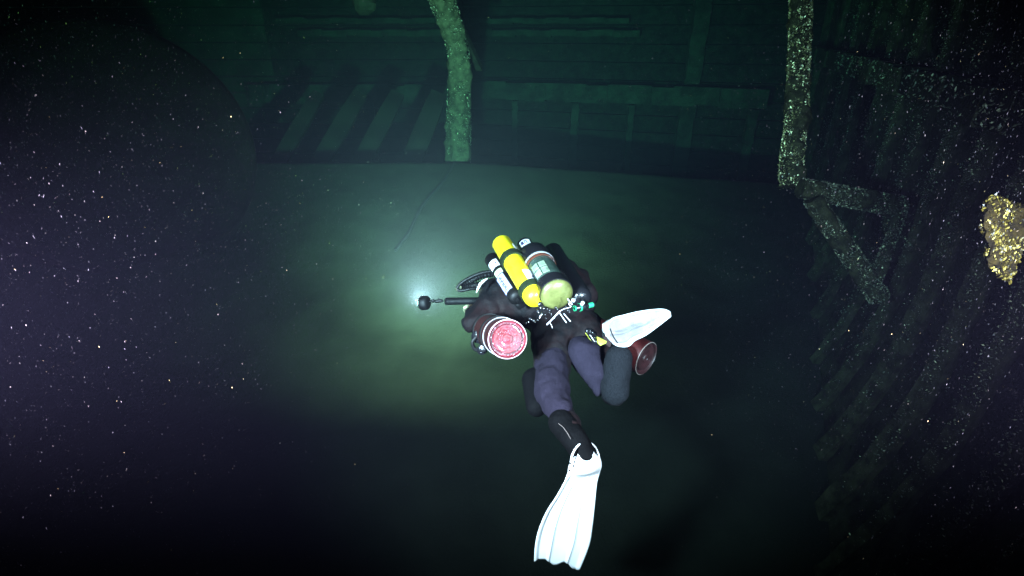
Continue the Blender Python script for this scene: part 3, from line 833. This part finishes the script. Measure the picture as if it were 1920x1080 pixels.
# rubber neck, yellow tags and clip on the right bottle
rg2 = thing('regulator', W(1118, 628, 2.45), 'black regulator with yellow tags tucked on the right stage bottle', 'regulator')
mb = MB(); mb.box(W(1100, 623, 2.44), W(1110, 637, 2.44), .010, .012).build('yellow_tag', M['yellow_dim'], rg2)
vs = [W(x, y, d) for d in (2.40, 2.43) for x, y in ((1119, 631), (1138, 640), (1136, 644), (1130, 646), (1126, 648), (1121, 644))]
MB().add(vs, [(5, 4, 3, 2, 1, 0), (6, 7, 8, 9, 10, 11)] + [(i, (i+1) % 6, 6+(i+1) % 6, 6+i) for i in range(6)]).build('yellow_tag', M['yellow_dim'], rg2, smooth=False)
mb = MB(); mb.cap(W(1102, 620, 2.44), W(1116, 640, 2.42), .014, .014); mb.cap(W(1108, 622, 2.42), W(1114, 626, 2.42), .016, .014)
mb.build('second_stage', M['blackgloss'], rg2)
for x, y, d, r in ((1107, 620, 2.395, .003), (1112, 624, 2.395, .0035), (1115, 633, 2.39, .0035)): MB().ball(W(x, y, d), r, 8, 6).build('fitting', M['chrome'], rg2)

# ------------------------------------------------------------------ video light arm
arm = thing('video_light', W(860, 565, 3.0), 'black video light on a float arm held out left of the diver', 'video light')
D = 2.95
a, b = W(898, 564, 3.05), W(834, 565, 2.97)
L = (b-a).length
prof = [(0, .012), (.004, .0215)]
k = 0.008
while k < L-.01:
    prof += [(k, .0222), (k+.003, .0212)]; k += .009
prof += [(L-.006, .0215), (L, .013)]
MB().lathe(a, b, prof, 28).build('float_arm', M['black'], arm)
MB().ball(W(829, 564, D), .0085).cap(W(826, 564, D), W(818, 565, D), .010, .010).ball(W(812, 564, D), .011).cap(W(808, 565, D), W(803, 565, D), .005, .005).build('clamp', M['black'], arm)
MB().tube([W(823, 559, D), W(823, 563, D)], .004, 8).build('clamp_knob', M['black'], arm)
h0 = HEAD; hd = HEADDIR
MB().lathe(h0-hd*.0, h0+hd, [(-.006, .028), (.0, .037), (.006, .041), (.034, .043), (.042, .040), (.044, .034)], 36).build('light_head', M['black'], arm)
e = h0+hd*.044
MB().lathe(e, e+hd, [(.0005, .033), (.003, .033)], 30).build('light_lens', M['lens'], arm)

# ------------------------------------------------------------------ drifting particles
mb = MB()
n = 0
while n < 75000:
    z = 0.55 + 4.6*random.random()**0.8; hw = z*1.15+0.2
    x = random.uniform(-hw, hw); y = random.uniform(-z*0.72, z*0.72)
    p = V(x, y, z)
    if p.z < 0.05 or p.x > HX(max(p.z, 0), p.y)-0.1: continue
    if 2.0 < z < 3.5 and abs(x-.15) < .5 and abs(y) < .5 and random.random() < .9: continue
    side = min(1, abs(x)/z)
    if random.random() > 0.05 + 0.95*side**1.6: continue
    ds = min((p-V(-1.05, .06, .42)).length, (p-V(1.12, .14, .45)).length)
    if ds < 0.3: continue
    s = (0.00014 + 0.00050*random.random()**8)*(0.6+0.5*z)*min(1, 0.35+ds*0.6)
    if random.random() < 0.012: s *= 1.7
    el = 1.2 + 4.5*side*side
    fleck(mb, p, s, el, Vector((random.gauss(0.0, .22)+ (0.12 if x < 0 else -.1)*(-y), random.gauss(0, .2), 1)))
    n += 1
tag(mb.build('marine_snow', M['snow'], None, smooth=False), 'pale specks of silt drifting everywhere in the dark water', 'silt', kind='stuff')

# ------------------------------------------------------------------ the water itself
mb = MB(); mb.box(Vector((-1.3, -2.2, 1.0)), Vector((-1.3, 11.8, 1.0)), 15.8, 5.2)
hz = mb.build('haze', M['silt'], None, smooth=False)
bmh = bmesh.new(); bmh.from_mesh(hz.data); bmesh.ops.recalc_face_normals(bmh, faces=bmh.faces); bmh.to_mesh(hz.data); bmh.free()
m = bpy.data.materials.new('water_haze'); m.use_nodes = True
nt = m.node_tree; nt.nodes.clear()
out = nt.nodes.new('ShaderNodeOutputMaterial'); pv = nt.nodes.new('ShaderNodeVolumePrincipled')
pv.inputs['Color'].default_value = (0.0050, 0.0050, 0.0090, 1)
pv.inputs['Absorption Color'].default_value = (0.10, 0.74, 0.64, 1)
pv.inputs['Density'].default_value = 0.27
pv.inputs['Anisotropy'].default_value = 0.15
nt.links.new(pv.outputs['Volume'], out.inputs['Volume'])
hz.data.materials.clear(); hz.data.materials.append(m)
tag(hz, 'dark green murky water filling the hold', 'water', kind='stuff')
